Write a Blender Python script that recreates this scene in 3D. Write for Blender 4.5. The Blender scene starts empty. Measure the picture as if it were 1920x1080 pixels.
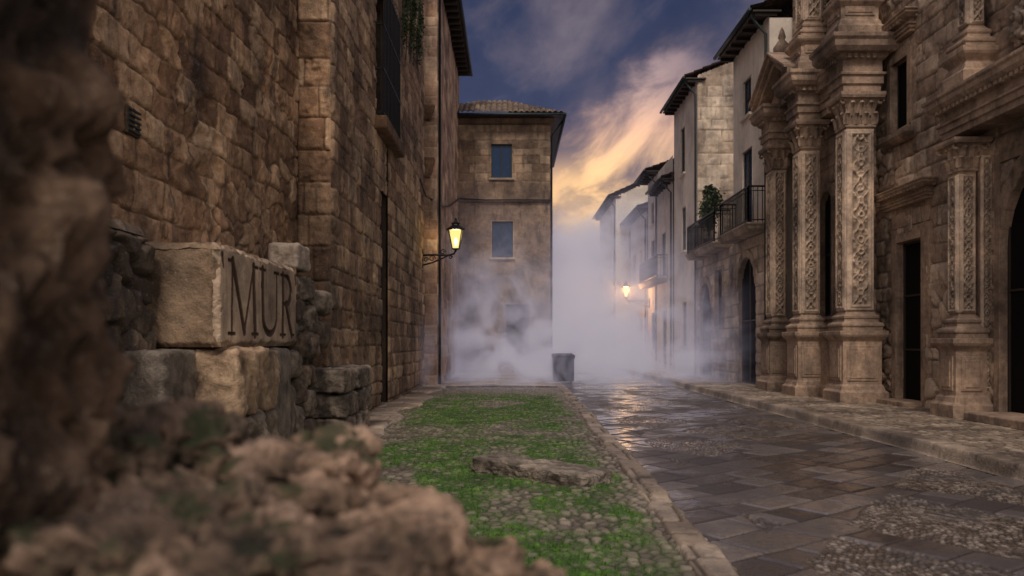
import bpy, bmesh, math, random
import numpy as np
from mathutils import Vector, Matrix
random.seed(7)
SC=bpy.context.scene
# ---------------------------------------------------------------- noise
_p=np.random.default_rng(1).permutation(256); PERM=np.concatenate([_p,_p])
G3=np.random.default_rng(2).normal(size=(256,3)); G3/=np.linalg.norm(G3,axis=1)[:,None]
def perlin(x,y,z=0.5,seed=0):
    x=np.asarray(x,float)+seed*17.31; y=np.asarray(y,float)+seed*5.73; z=np.asarray(z,float)+seed*3.17
    x,y,z=np.broadcast_arrays(x,y,z)
    xi=np.floor(x).astype(int); yi=np.floor(y).astype(int); zi=np.floor(z).astype(int)
    fx=x-xi; fy=y-yi; fz=z-zi
    def f(t): return t*t*t*(t*(t*6-15)+10)
    u,v,w=f(fx),f(fy),f(fz)
    def g(i,j,k):
        h=PERM[(PERM[(PERM[(xi+i)&255]+yi+j)&255]+zi+k)&255]; gv=G3[h]
        return gv[...,0]*(fx-i)+gv[...,1]*(fy-j)+gv[...,2]*(fz-k)
    def L(a,b,t): return a+(b-a)*t
    return L(L(L(g(0,0,0),g(1,0,0),u),L(g(0,1,0),g(1,1,0),u),v),L(L(g(0,0,1),g(1,0,1),u),L(g(0,1,1),g(1,1,1),u),v),w)
def fbm(x,y,z=0.5,o=4,seed=0):
    s=0;a=1.0;f=1.0
    for i in range(o):
        s=s+a*perlin(np.asarray(x)*f,np.asarray(y)*f,np.asarray(z)*f,seed+i*3); a*=.5; f*=2.03
    return s
def h2(i,j,seed=0):
    t=np.sin(i*127.1+j*311.7+seed*74.7)*43758.5453
    return t-np.floor(t)
def sst(a,b,x):
    t=np.clip((x-a)/(b-a),0,1); return t*t*(3-2*t)
def voro(x,y,seed=0,jit=.8):
    xi=np.floor(x); yi=np.floor(y); F1=np.full(x.shape,9.);F2=F1.copy();rn=np.zeros(x.shape)
    for i in(-1,0,1):
        for j in(-1,0,1):
            cx=xi+i;cy=yi+j
            px=cx+.5+jit*(h2(cx,cy,seed)-.5); py=cy+.5+jit*(h2(cx,cy,seed+1)-.5)
            d=np.hypot(x-px,y-py); r=h2(cx,cy,seed+2)
            c=d<F1
            F2=np.where(c,F1,np.minimum(F2,d)); rn=np.where(c,r,rn); F1=np.where(c,d,F1)
    return F1,F2,rn
def ashlar(U,V,ch,bw,seed=0,warp=.03,r=.05):
    R=np.random.default_rng(seed+100)
    Uw=U+warp*fbm(U*1.7,V*1.7,o=2,seed=seed); Vw=V+warp*fbm(U*1.3,V*1.3,o=2,seed=seed+9)
    cb=[V.min()-1.0]
    while cb[-1]<V.max()+2: cb.append(cb[-1]+R.uniform(*ch))
    cb=np.array(cb); ci=np.searchsorted(cb,Vw,side='right')-1
    du=np.zeros(U.shape); rn=np.zeros(U.shape)
    for c in np.unique(ci):
        m=ci==c; ub=[U.min()-1-R.uniform(0,.5)]
        while ub[-1]<U.max()+2: ub.append(ub[-1]+R.uniform(*bw))
        ub=np.array(ub); x=Uw[m]; b=np.searchsorted(ub,x,side='right')-1
        du[m]=np.minimum(x-ub[b],ub[b+1]-x); rn[m]=h2(c*1.0,b*1.0,seed)
    dv=np.minimum(Vw-cb[ci],cb[ci+1]-Vw)
    d=r-np.hypot(np.maximum(r-du,0),np.maximum(r-dv,0))
    p=sst(0,r,d)
    return p,rn,1-sst(0,.45,p)
# wall styles ------------------------------------------------
def st_ashlar(ch,bw,seed,depth=.03,off=.02,rough=.012,r=.04,warp=.03,fade=0):
    def fn(U,V):
        p,rn,mo=ashlar(U,V,ch,bw,seed,warp,r)
        er=sst(-.1,.5,fbm(U*.5,V*.5,o=3,seed=seed+4))*fade
        ro=fbm(U*5,V*5,o=4,seed=seed+2); pit=sst(.15,.5,fbm(U*3.1,V*3.1,o=4,seed=seed+21))
        return depth*p*(1-er*.6)+off*(rn)*(p>0.02)*(1-er*.5)+rough*ro*(1+2*er)+.012*np.abs(fbm(U*2,V*2,o=3,seed=seed+5))-pit*rough*1.6, rn, mo*(1-er*.4)
    return fn
def st_rubble(sx,sy,seed,depth=.06,off=.04,rough=.02,warp=.5,patch=0.0):
    def fn(U,V):
        x=U*sx+warp*fbm(U*1.6,V*1.6,o=3,seed=seed); y=V*sy+warp*fbm(U*1.6,V*1.6,o=3,seed=seed+5)
        F1,F2,rn=voro(x,y,seed,.75)
        p=sst(.0,.22,F2-F1)
        er=sst(-.15,.35,fbm(U*.55,V*.55,o=3,seed=seed+14))*patch
        return depth*p*(1-er*.8)+off*rn*p*(1-er)+rough*fbm(U*5,V*5,o=5,seed=seed+2)*(1+er*1.5)+.03*fbm(U*1.1,V*1.1,o=2,seed=seed+8),rn*(1-er*.5)+er*.3,(1-sst(0,.6,p))*(1-er*.5)
    return fn
def st_plain(seed,amp=.006):
    def fn(U,V):
        return amp*fbm(U*1.5,V*1.5,o=4,seed=seed),.5+.5*fbm(U*.6,V*.6,o=3,seed=seed+1),np.zeros(U.shape)
    return fn
def st_tile(U,V):
    a=np.abs(np.sin(np.pi*U/.24)); k=np.floor(V/.36); f=V/.36-k
    return .07*a+.035*(1-f)+.01*h2(np.floor(U/.24),k),h2(np.floor(U/.24),k,3),(a<.25)*1.0
def st_relief(seed,w,h):
    def fn(U,V):
        e=np.minimum(np.minimum(U,w-U),np.minimum(V,h-V))
        fr=sst(.1*w,.14*w,e)-sst(.17*w,.2*w,e); fld=sst(.2*w,.24*w,e)
        x=(U-w/2)/w*2+.12*fbm(U*4,V*4,o=2,seed=seed+3); y=V/w*1.6+.15*fbm(U*3,V*3,o=2,seed=seed+4)
        c=np.abs(x); ph=y*math.pi
        s=np.exp(-((c-.32-.22*np.sin(ph*1.5))/.075)**2)+np.exp(-((c-.1*np.sin(ph*3)-.12)/.06)**2)*.8
        ky=np.floor(y/.75); fy=(y/.75-ky-.5)*.75
        s=s+np.exp(-((np.hypot(x,fy*1.2)-.2)/.07)**2)+np.exp(-(np.hypot(c-.4,np.abs(fy)-.3)/.12)**2)
        s=s*(.75+.5*fbm(U*7,V*7,o=3,seed=seed+6))
        return .02*fr-.03*fld+.042*fld*np.clip(s,0,1.2)+.004*fbm(U*9,V*9,o=3,seed=seed),.5+.4*fbm(U*2,V*1.2,seed=seed+8),fld*(1-np.clip(s,0,1))*.75  # recessed ground coloured darker than the raised scrolls
    return fn
# ---------------------------------------------------------------- materials
class N:
    def __init__(s,tree): s.t=tree
    def n(s,ty,ins=None,**kw):
        x=s.t.nodes.new(ty)
        for k,v in kw.items(): setattr(x,k,v)
        for k,v in (ins or {}).items():
            if isinstance(v,bpy.types.NodeSocket): s.t.links.new(v,x.inputs[k])
            else: x.inputs[k].default_value=v
        return x
    def m(s,op,a,b=0.0,c=None,clamp=False):
        x=s.n('ShaderNodeMath',{0:a,1:b},operation=op,use_clamp=clamp)
        if c is not None:
            if isinstance(c,bpy.types.NodeSocket): s.t.links.new(c,x.inputs[2])
            else: x.inputs[2].default_value=c
        return x.outputs[0]
    def mix(s,f,a,b,bt='MIX'):
        x=s.t.nodes.new('ShaderNodeMix'); x.data_type='RGBA'; x.blend_type=bt
        for i,v in((0,f),(6,a),(7,b)):
            if isinstance(v,bpy.types.NodeSocket): s.t.links.new(v,x.inputs[i])
            else: x.inputs[i].default_value=v if i==0 else (*v[:3],1)
        return x.outputs[2]
    def ramp(s,f,st):
        x=s.t.nodes.new('ShaderNodeValToRGB'); s.t.links.new(f,x.inputs[0]); e=x.color_ramp.elements
        while len(e)<len(st): e.new(.5)
        for i,(p,c) in enumerate(st): e[i].position=p; e[i].color=(*c,1) if len(c)==3 else c
        return x.outputs[0]
    def sm(s,x,a,b,lo=0.0,hi=1.0):
        r=s.n('ShaderNodeMapRange',{0:x,1:a,2:b,3:lo,4:hi},interpolation_type='SMOOTHSTEP'); return r.outputs[0]
    def noise(s,v,sc,de=5,ro=.6,di=0):
        return s.n('ShaderNodeTexNoise',{'Vector':v,'Scale':sc,'Detail':de,'Roughness':ro,'Distortion':di}).outputs[0]
def newmat(name):
    m=bpy.data.materials.new(name); m.use_nodes=True; t=m.node_tree; t.nodes.clear(); k=N(t)
    o=t.nodes.new('ShaderNodeOutputMaterial'); b=t.nodes.new('ShaderNodeBsdfPrincipled'); t.links.new(b.outputs[0],o.inputs[0])
    return m,k,b,o
def stone(name,cols,mortar_cav,bump=.6,rough=.85,stain=.6,moss=0,fine=1,mstr=.85,spk=.45,soft=False):
    m,k,b,o=newmat(name)
    P=k.n('ShaderNodeTexCoord').outputs['Object']
    rn=k.n('ShaderNodeAttribute',attribute_name='rnd').outputs['Fac']; mo=k.n('ShaderNodeAttribute',attribute_name='mor_cav').outputs['Fac']
    n1=k.noise(P,.8,5,.65); n2=k.noise(P,7*fine,5,.68,.3); n3=k.noise(P,50*fine,2,.7)
    f=k.m('ADD',k.m('MULTIPLY',rn,.6),k.m('MULTIPLY',k.m('SUBTRACT',n2,.27),.95),clamp=True)
    c=k.ramp(f,[(.1,cols[0]),(.42,cols[1]),(.6,cols[2]),(.9,cols[3] if len(cols)>3 else cols[2])])
    if soft: c=k.mix(1.0,c,k.ramp(n1,[(.34,(.78,.77,.77)),(.5,(1,.99,.98)),(.66,(1.15,1.13,1.1))]),'MULTIPLY')
    else: c=k.mix(1.0,c,k.ramp(n1,[(.34,(.34,.33,.34)),(.5,(.9,.88,.87)),(.66,(1.5,1.44,1.36))]),'MULTIPLY')
    sp=k.noise(k.n('ShaderNodeVectorMath',{0:P,1:(2.2,2.2,.45)},operation='MULTIPLY').outputs[0],1.6,4,.7)
    c=k.mix(k.m('MULTIPLY',k.sm(sp,.5,.68),stain),c,(.03,.025,.025))
    c=k.mix(k.m('MULTIPLY',k.sm(n3,.56,.75),spk),c,(.05,.035,.028))
    c=k.mix(k.m('MULTIPLY',k.sm(n3,.42,.28),.25),c,(.5,.42,.34))
    c=k.mix(k.m('MULTIPLY',mo,mstr),c,mortar_cav)  # joint colour on walls, painted cavity shade on rocks
    if moss:
        z=k.n('ShaderNodeSeparateXYZ',{0:k.n('ShaderNodeNewGeometry').outputs['Normal']}).outputs[2]
        mm=k.m('MULTIPLY',k.sm(k.noise(P,6,4,.7),.5,.6),k.sm(z,-.1,.6)); mm=k.m('MULTIPLY',mm,moss)
        c=k.mix(mm,c,(.020,.028,.009))
    k.t.links.new(c,b.inputs['Base Color'])
    r=k.m('ADD',k.m('MULTIPLY',n2,.3),rough-.18); k.t.links.new(r,b.inputs['Roughness'])
    b.inputs['Specular IOR Level'].default_value=.35
    hh=k.m('ADD',n2,k.m('MULTIPLY',n3,.35))
    bp=k.n('ShaderNodeBump',{'Height':hh,'Strength':bump,'Distance':.04/fine}); k.t.links.new(bp.outputs[0],b.inputs['Normal'])
    return m
def simple(name,col,rough=.5,metal=0,var=.3,bump=.1,sc=12,spec=.5):
    m,k,b,o=newmat(name); P=k.n('ShaderNodeTexCoord').outputs['Object']
    n=k.noise(P,sc,4,.65)
    c=k.mix(n,tuple(x*(1-var) for x in col),tuple(min(1,x*(1+var)) for x in col))
    k.t.links.new(c,b.inputs['Base Color']); b.inputs['Metallic'].default_value=metal; b.inputs['Specular IOR Level'].default_value=spec
    k.t.links.new(k.m('ADD',k.m('MULTIPLY',n,.3),rough-.15),b.inputs['Roughness'])
    bp=k.n('ShaderNodeBump',{'Height':n,'Strength':bump,'Distance':.02}); k.t.links.new(bp.outputs[0],b.inputs['Normal'])
    return m
M={}
M['wallL']=stone('rough_brown_masonry',[(.11,.06,.037),(.24,.143,.084),(.39,.25,.152),(.55,.40,.265)],(.075,.046,.03),stain=.75,bump=.8)
M['wallS']=stone('brown_ashlar',[(.12,.072,.047),(.23,.15,.098),(.34,.235,.155),(.44,.325,.225)],(.06,.04,.028),stain=.75)
M['wallT']=stone('pink_ashlar',[(.22,.125,.085),(.33,.21,.15),(.42,.29,.21),(.5,.37,.28)],(.46,.35,.27),stain=.35,mstr=.6)
M['wallC']=stone('corner_house_ashlar',[(.12,.08,.055),(.19,.133,.093),(.26,.188,.134),(.34,.255,.187)],(.10,.07,.05),stain=.6)
M['rubble']=stone('dark_rubble',[(.045,.033,.026),(.08,.058,.044),(.125,.093,.07),(.2,.15,.113)],(.02,.014,.011),stain=.7,moss=.3)
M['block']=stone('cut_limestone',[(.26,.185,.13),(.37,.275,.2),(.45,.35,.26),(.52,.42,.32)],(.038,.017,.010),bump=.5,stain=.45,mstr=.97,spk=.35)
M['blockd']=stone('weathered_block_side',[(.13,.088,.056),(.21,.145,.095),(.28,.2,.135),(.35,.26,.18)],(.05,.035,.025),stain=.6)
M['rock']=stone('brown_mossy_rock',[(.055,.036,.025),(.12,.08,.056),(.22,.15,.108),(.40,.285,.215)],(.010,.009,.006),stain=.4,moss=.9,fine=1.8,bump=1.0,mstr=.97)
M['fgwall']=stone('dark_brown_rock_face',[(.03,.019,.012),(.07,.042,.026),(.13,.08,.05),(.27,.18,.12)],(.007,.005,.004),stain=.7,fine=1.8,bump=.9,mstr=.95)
M['grock']=stone('grey_mossy_rock',[(.075,.06,.048),(.15,.122,.098),(.24,.2,.16),(.33,.275,.225)],(.04,.032,.026),stain=.5,moss=.4,bump=.8)
M['slab']=stone('grey_slab_stone',[(.07,.058,.048),(.13,.108,.09),(.2,.17,.145),(.28,.245,.21)],(.03,.025,.022),stain=.45,moss=.25)
M['dark']=stone('dark_masonry',[(.05,.035,.025),(.08,.055,.04),(.1,.07,.05),(.12,.09,.06)],(.05,.035,.025))  # dark stone for building cores, one door reveal and the vent
M['church']=stone('church_masonry',[(.19,.135,.1),(.30,.22,.168),(.41,.315,.245),(.51,.405,.325)],(.10,.074,.056),stain=.45)
M['carved']=stone('carved_limestone',[(.24,.17,.128),(.40,.30,.23),(.53,.42,.335),(.64,.53,.435)],(.045,.032,.025),stain=.45,fine=1.6)
M['plaster']=stone('old_cream_plaster',[(.52,.45,.39),(.62,.55,.48),(.67,.60,.53),(.7,.64,.57)],(.3,.25,.2),bump=.15,stain=.18,spk=.06,soft=True)
M['stoneH']=stone('pale_ashlar',[(.30,.235,.185),(.40,.325,.26),(.49,.41,.335),(.56,.48,.4)],(.15,.115,.09),stain=.35)
M['tile']=stone('weathered_roof_tile',[(.07,.052,.042),(.12,.085,.065),(.16,.12,.09),(.21,.165,.13)],(.03,.02,.018),stain=.6)
M['wood']=simple('dark_wood',(.025,.016,.012),.6,var=.5,sc=5)
M['iron']=simple('black_iron',(.012,.012,.013),.45,.6)
M['gut']=simple('dark_zinc',(.022,.034,.038),.5,.3)
M['glass']=simple('dark_window_glass',(.012,.038,.095),.25,var=.4,bump=.02,sc=3,spec=.2)
M['frame']=simple('dark_blue_frame',(.010,.013,.02),.6)
M['bin']=simple('dark_bin_plastic',(.010,.014,.02),.6,spec=.2)
M['rubber']=simple('black_rubber',(.01,.01,.01),.8)
M['void']=simple('dark_interior',(.006,.005,.005),.9,spec=.1)  # near-black colour painted on panels in place of unlit depth in openings
M['kerb']=stone('worn_kerb_stone',[(.15,.12,.095),(.23,.185,.145),(.3,.245,.2),(.37,.305,.25)],(.04,.03,.024),rough=.5,stain=.5)
def leafmat(name,c1,c2):
    m,k,b,o=newmat(name); rn=k.n('ShaderNodeAttribute',attribute_name='rnd').outputs['Fac']
    c=k.ramp(rn,[(0,c1),(1,c2)]); k.t.links.new(c,b.inputs['Base Color']); b.inputs['Roughness'].default_value=.6
    return m
M['leaf']=leafmat('dark_foliage',(.012,.025,.008),(.05,.075,.02))
M['grass']=leafmat('moss_green_blades',(.022,.06,.006),(.09,.18,.02))
def glow(name,col,st,tr=.35):
    m=bpy.data.materials.new(name); m.use_nodes=True; t=m.node_tree; t.nodes.clear(); k=N(t)
    e=k.n('ShaderNodeEmission',{'Color':(*col,1),'Strength':st}); tp=k.n('ShaderNodeBsdfTransparent')
    mx=k.n('ShaderNodeMixShader',{0:tr,1:e.outputs[0],2:tp.outputs[0]}); o=k.n('ShaderNodeOutputMaterial',{0:mx.outputs[0]})
    return m
M['lampY']=glow('warm_lamp_glass',(1,.75,.24),1.4); M['bulb']=glow('lamp_bulb',(1,.85,.45),6,0)
M['lampO']=glow('orange_lamp_glass',(1,.62,.22),3.2); M['bulbO']=glow('orange_lamp_bulb',(1,.75,.35),8,0)
# ---------------------------------------------------------------- mesh tools
def link(o): SC.collection.objects.link(o); return o
def setpar(o,p):
    o.parent=p
    L=p.get('_L'); 
    o.matrix_parent_inverse=Matrix.Translation(-Vector(L)) if L else Matrix.Identity(4)
def thing(name,loc,label,cat,group=None):
    e=bpy.data.objects.new(name,None); e.location=loc; e['_L']=list(map(float,loc)); e.empty_display_size=.3; link(e)
    e['label']=label; e['category']=cat
    if group: e['group']=group
    return e
def meshobj(name,V,Fq,mat,parent=None,smooth=True,attrs=None):
    me=bpy.data.meshes.new(name); V=np.asarray(V,dtype=np.float32); Fq=np.asarray(Fq,dtype=np.int32)
    n=Fq.shape[1]; me.vertices.add(len(V)); me.vertices.foreach_set('co',V.ravel())
    me.loops.add(Fq.size); me.loops.foreach_set('vertex_index',Fq.ravel())
    me.polygons.add(len(Fq)); me.polygons.foreach_set('loop_start',np.arange(0,Fq.size,n,dtype=np.int32))
    me.polygons.foreach_set('use_smooth',np.full(len(Fq),smooth))
    me.update(calc_edges=True); me.validate()
    for k,a in (attrs or {}).items():
        at=me.attributes.new(k,'FLOAT','POINT'); at.data.foreach_set('value',np.asarray(a,dtype=np.float32).ravel())
    me.materials.append(M[mat] if isinstance(mat,str) else mat)
    o=link(bpy.data.objects.new(name,me))
    if parent: setpar(o,parent)
    return o
class Fr:
    def __init__(s,o,U,Vd=(0,0,1),Nn=None):
        s.o=Vector(o); s.U=Vector(U).normalized(); s.V=Vector(Vd).normalized(); s.N=s.U.cross(s.V)
    def p(s,a,b,c=0): return s.o+s.U*a+s.V*b+s.N*c
def panel(name,F,W,H,res,fn,mat,parent,holes=(),cut=None,damp=.05,us=None,vs=None,skew=None):
    us=np.linspace(0,W,int(W/res)+2) if us is None else us; vs=np.linspace(0,H,int(H/res)+2) if vs is None else vs
    U,V=np.meshgrid(us,vs)
    r=fn(U,V); d,rn,mo=r[:3]
    if damp: 
        e=np.minimum(np.minimum(U-us[0],us[-1]-U),np.minimum(V-vs[0],vs[-1]-V)); d=d*sst(-.001,damp,e)
    U2=U+skew(U,V) if skew else U
    o=np.array(F.o);A=np.array(F.U);B=np.array(F.V);C=np.array(F.N)
    P=o+U2[...,None]*A+V[...,None]*B+d[...,None]*C
    nv,nu=U.shape; idx=np.arange(nv*nu).reshape(nv,nu)
    q=np.stack([idx[:-1,:-1],idx[:-1,1:],idx[1:,1:],idx[1:,:-1]],-1)
    cu=(U[:-1,:-1]+U[1:,1:])/2; cv=(V[:-1,:-1]+V[1:,1:])/2; keep=np.ones(cu.shape,bool)
    for h in holes:
        u0,u1,v0,v1=h[:4]; k=(cu>u0)&(cu<u1)&(cv>v0)&(cv<v1)
        if len(h)>4:
            rr=(u1-u0)/2; cy=v1-rr; k&=~((cv>cy)&(np.hypot(cu-(u0+u1)/2,cv-cy)>rr))
        keep&=~k
    if cut is not None: keep&=~cut(cu,cv)
    at={'rnd':rn,'mor_cav':mo}
    if len(r)>3: at.update(r[3])
    return meshobj(name,P.reshape(-1,3),q[keep],mat,parent,True,at)
class MB:
    def __init__(s): s.v=[];s.f=[]
    def box(s,F,u,v,n):
        b=len(s.v)
        for c in n:
            for a,d in((u[0],v[0]),(u[1],v[0]),(u[1],v[1]),(u[0],v[1])): s.v.append(F.p(a,d,c))
        for q in((0,3,2,1),(4,5,6,7),(0,1,5,4),(1,2,6,5),(2,3,7,6),(3,0,4,7)): s.f.append([b+i for i in q])
    def rings(s,R,cap=True):
        b=len(s.v); n=len(R[0])
        for r in R: s.v+= [Vector(p) for p in r]
        for i in range(len(R)-1):
            for j in range(n): s.f.append([b+i*n+j,b+i*n+(j+1)%n,b+(i+1)*n+(j+1)%n,b+(i+1)*n+j])
        if cap: s.f.append([b+j for j in range(n)][::-1]); s.f.append([b+(len(R)-1)*n+j for j in range(n)])
    def rect(s,x0,x1,y0,y1,prof):
        s.rings([[(x0-o,y0-o,z),(x1+o,y0-o,z),(x1+o,y1+o,z),(x0-o,y1+o,z)] for z,o in prof])
    def round(s,cx,cy,prof,n=20,ph=0):
        s.rings([[(cx+r*math.cos(ph+2*math.pi*i/n),cy+r*math.sin(ph+2*math.pi*i/n),z) for i in range(n)] for z,r in prof])
    def tube(s,pts,r,n=8):
        pts=[Vector(p) for p in pts]; R=[]
        for i,p in enumerate(pts):
            t=(pts[min(i+1,len(pts)-1)]-pts[max(i-1,0)]).normalized()
            a=t.cross(Vector((.13,.21,1)) if abs(t.z)<.95 else Vector((1,0,0))).normalized(); b=t.cross(a)
            rr=r[i] if isinstance(r,(list,tuple)) else r
            R.append([p+a*math.cos(2*math.pi*j/n)*rr+b*math.sin(2*math.pi*j/n)*rr for j in range(n)])
        s.rings(R)
    def leaf(s,p,out,side,w,h):
        out=Vector(out);side=Vector(side);p=Vector(p);b=len(s.v);n=6
        for i in range(n):
            t=i/(n-1); o=.25*h*(t**2)*1.3-(.3*h*max(0,t-.8)); zz=h*(t if t<.85 else .85-(t-.85)*1.2)
            ww=w*(.5+.5*math.sin(math.pi*min(1,t*1.0+.15)))*.5
            for k,dd in((-1,0),(0,.18*w),(1,0)): s.v.append(p+out*(o+dd)+side*ww*k+Vector((0,0,zz)))
        for i in range(n-1):
            for k in(0,1): s.f.append([b+i*3+k,b+i*3+k+1,b+i*3+k+4,b+i*3+k+3])
    def obj(s,name,mat,parent=None,bevel=0,smooth=False,seg=2):
        me=bpy.data.meshes.new(name); me.from_pydata([tuple(v) for v in s.v],[],s.f); me.update()
        bm=bmesh.new(); bm.from_mesh(me); bmesh.ops.recalc_face_normals(bm,faces=bm.faces); bm.to_mesh(me); bm.free()
        me.materials.append(M[mat])
        o=link(bpy.data.objects.new(name,me))
        if parent: setpar(o,parent)
        if bevel:
            md=o.modifiers.new('bevel','BEVEL'); md.width=bevel; md.segments=seg; md.limit_method='ANGLE'
        if smooth: me.polygons.foreach_set('use_smooth',[True]*len(me.polygons))
        return o
def rock(name,c,half,mat,parent=None,p=4,rough=.12,seed=0,rz=0,rx=0,ry=0,sub=5,freq=1.6,metric=None,crack=.6,oc=5,cavk=1.0):
    bm=bmesh.new(); bmesh.ops.create_icosphere(bm,subdivisions=sub,radius=1); co=np.array([v.co[:] for v in bm.verts]); fs=np.array([[v.index for v in f.verts] for f in bm.faces]); bm.free()
    r=1/((np.abs(co)**p).sum(1))**(1/p); h=np.array(half); q=co*r[:,None]*h
    mh=float(np.cbrt(h.prod())); f=metric or freq/mh
    n=fbm(q[:,0]*f,q[:,1]*f,q[:,2]*f,o=oc,seed=seed)
    n2=np.abs(fbm(q[:,0]*f*1.9,q[:,1]*f*1.9,q[:,2]*f*1.9,o=oc,seed=seed+31))
    nrm=np.sign(co)*np.abs(co)**(p-1)/h; nrm/=np.linalg.norm(nrm,axis=1)[:,None]
    amp=rough*mh
    q=q+nrm*(amp*(n-crack*(.25-np.minimum(n2,.25))*4*.5))[:,None]
    q=q+np.stack([fbm(q[:,0]*f*1.4,q[:,1]*f*1.4,q[:,2]*f*1.4,o=3,seed=seed+50+i) for i in range(3)],1)*amp*.5
    R=(Matrix.Rotation(rz,3,'Z')@Matrix.Rotation(ry,3,'Y')@Matrix.Rotation(rx,3,'X')); q=q@np.array(R).T+np.array(c)
    cav_shade=np.clip((sst(.12,.0,n2)*.7+sst(-.05,-.5,n)*.8)*cavk,0,1)  # crease shade painted into the rock colour; rocks have no joints
    return meshobj(name,q,fs,mat,parent,True,{'rnd':np.clip(h2(seed*1.0,3.0)*.5+.25+n*.7,0,1),'mor_cav':cav_shade})
def window(root,F,u0,u1,v0,v1,arch=False,depth=.22,sur=.0,surmat='carved',sill=True,mull=1,framemat='frame',name='window',fill='glass',bars=2):
    w=u1-u0;h=v1-v0; t=.05; b=MB(); d=-depth
    b.box(F,(u0,u0+t),(v0,v1),(d,d+.05));b.box(F,(u1-t,u1),(v0,v1),(d,d+.05));b.box(F,(u0+t,u1-t),(v0,v0+t),(d,d+.05));b.box(F,(u0+t,u1-t),(v1-t,v1),(d,d+.05))
    if mull: b.box(F,((u0+u1)/2-.03,(u0+u1)/2+.03),(v0+t,v1-t),(d,d+.055))
    for i in range(1,bars):
        z=v0+h*i/bars; b.box(F,(u0+t,u1-t),(z-.02,z+.02),(d,d+.045))
    wo=b.obj(name,framemat,root,.004)
    g=MB(); g.box(F,(u0+.01,u1-.01),(v0+.01,v1-.01),(d-.02,d+.02)); g.obj('pane' if fill=='glass' else 'leaf_or_void',fill,wo)  # glass, door leaf, or a black panel standing in for a dark opening
    r=MB(); e=.03
    r.box(F,(u0-e,u0),(v0-e,v1+e),(d-.05,.012));r.box(F,(u1,u1+e),(v0-e,v1+e),(d-.05,.012));r.box(F,(u0,u1),(v1,v1+e),(d-.05,.012));r.box(F,(u0,u1),(v0-e,v0),(d-.05,.012))
    if sur:
        for k,pr in((1,.05),(.55,.085)):
            s2=sur*k; r.box(F,(u0-s2,u0-.001*k),(v0,v1+s2),(-.1*k,pr));r.box(F,(u1+.001*k,u1+s2),(v0,v1+s2),(-.1*k,pr));r.box(F,(u0,u1),(v1+.001,v1+s2),(-.11*k,pr-.002))
    r.obj('surround',surmat,wo,.006)
    if arch:
        a=MB(); n=14; cy=v1-w/2; cx=(u0+u1)/2
        for i in range(n):
            a0=math.pi*i/n;a1=math.pi*(i+1)/n; R=w/2; ro=R+max(sur,.22)
            pts=[(cx+R*math.cos(a0),cy+R*math.sin(a0)),(cx+ro*math.cos(a0),cy+ro*math.sin(a0)),(cx+ro*math.cos(a1),cy+ro*math.sin(a1)),(cx+R*math.cos(a1),cy+R*math.sin(a1))]
            pr=.07+.012*(i%2); a.rings([[F.p(x,y,-.2) for x,y in pts],[F.p(x,y,pr) for x,y in pts]])
        a.obj('arch',surmat,wo,.01)
    if sill:
        s=MB(); s.box(F,(u0-.1,u1+.1),(v0-.09,v0-.001),(-.05,.1)); s.obj('sill',surmat,wo,.015)
    return wo
def body(root,x0,x1,y0,y1,z0,z1,mat='dark',name='core'):
    b=MB(); b.box(Fr((0,0,0),(1,0,0),(0,1,0)),(x0,x1),(y0,y1),(z0,z1)); return b.obj(name,mat,root)
# ================================================================ LEFT OLD HOUSE
FX=(0,1,0)
old=thing('old_stone_house',(-3.3,12,0),'old house of eroded brown stone blocks with a barred window','house')
F=Fr((-3.33,5.2,0),FX); 
def wl(U,V):
    a=st_rubble(2.6,3.4,3,depth=.022,off=.025,rough=.035,patch=.9,warp=.8)(U,V); b=st_ashlar((.24,.40),(.28,.65),5,depth=.026,off=.035,rough=.028,r=.03,fade=.9,warp=.06)(U,V)
    m=sst(-.06,.12,fbm(U*.33,V*.33,o=2,seed=77)-.04)
    return tuple(x*m+y*(1-m) for x,y in zip(a,b))
panel('wall',F,7.15,8,.02,wl,'wallL',old)
F=Fr((-3.33,12.35,0),(1,0,0)); panel('wall',F,.53,13,.018,st_ashlar((.42,.56),(.4,.8),8,depth=.035,off=.02,rough=.025,r=.035,fade=.5,warp=.015),'wallL',old)
FS=Fr((-2.8,12.35,0),FX)
hol=[(3.9,6.2,6.05,8.7),(4.55,5.4,.0,4.6)]
panel('wall',FS,5.3,13,.025,st_ashlar((.24,.44),(.25,.85),12,depth=.03,off=.03,rough=.025,r=.03,fade=.6,warp=.045),'wallS',old,holes=hol)
FS2=Fr((-2.74,17.65,0),FX)
panel('wall',FS2,7.05,13,.03,st_ashlar((.3,.42),(.4,.95),15,depth=.03,off=.025,rough=.02,r=.035,fade=.5),'wallS',old,holes=[(-.1,.88,6.05,8.7)])
body(old,-6,-3.4,5.2,12.6,0,8); body(old,-6,-3.15,12.45,24.6,0,12.9)
b=MB(); b.box(FS,(5.3,12.34),(0,13),(-.3,-.1)); b.obj('core','dark',old)
wo=window(old,FS,3.9,6.19,6.05,8.7,depth=.25,sill=False,framemat='wood',surmat='wallL')
g=MB()
for i in range(13): y=3.85+i*.195; g.tube([FS.p(y,6.0,.2),FS.p(y,8.8,.2)],.016,6)
for z in(6.0,6.9,7.8,8.7):
    g.box(FS,(3.8,6.25),(z,z+.04),(.185,.215)); g.box(FS,(3.8,3.83),(z,z+.04),(0,.2)); g.box(FS,(6.22,6.25),(z,z+.04),(0,.2))
g.obj('grille','iron',wo)
s=MB(); s.box(FS,(3.7,6.35),(5.68,5.95),(-.1,.3)); s.obj('sill','wallL',wo,.04)
dd=window(old,FS,4.55,5.4,.02,4.6,depth=.12,fill='void',framemat='wood',sill=False,surmat='dark',name='door',mull=0)
v=MB(); FV=Fr((-3.33,5.2,0),FX)
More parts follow.
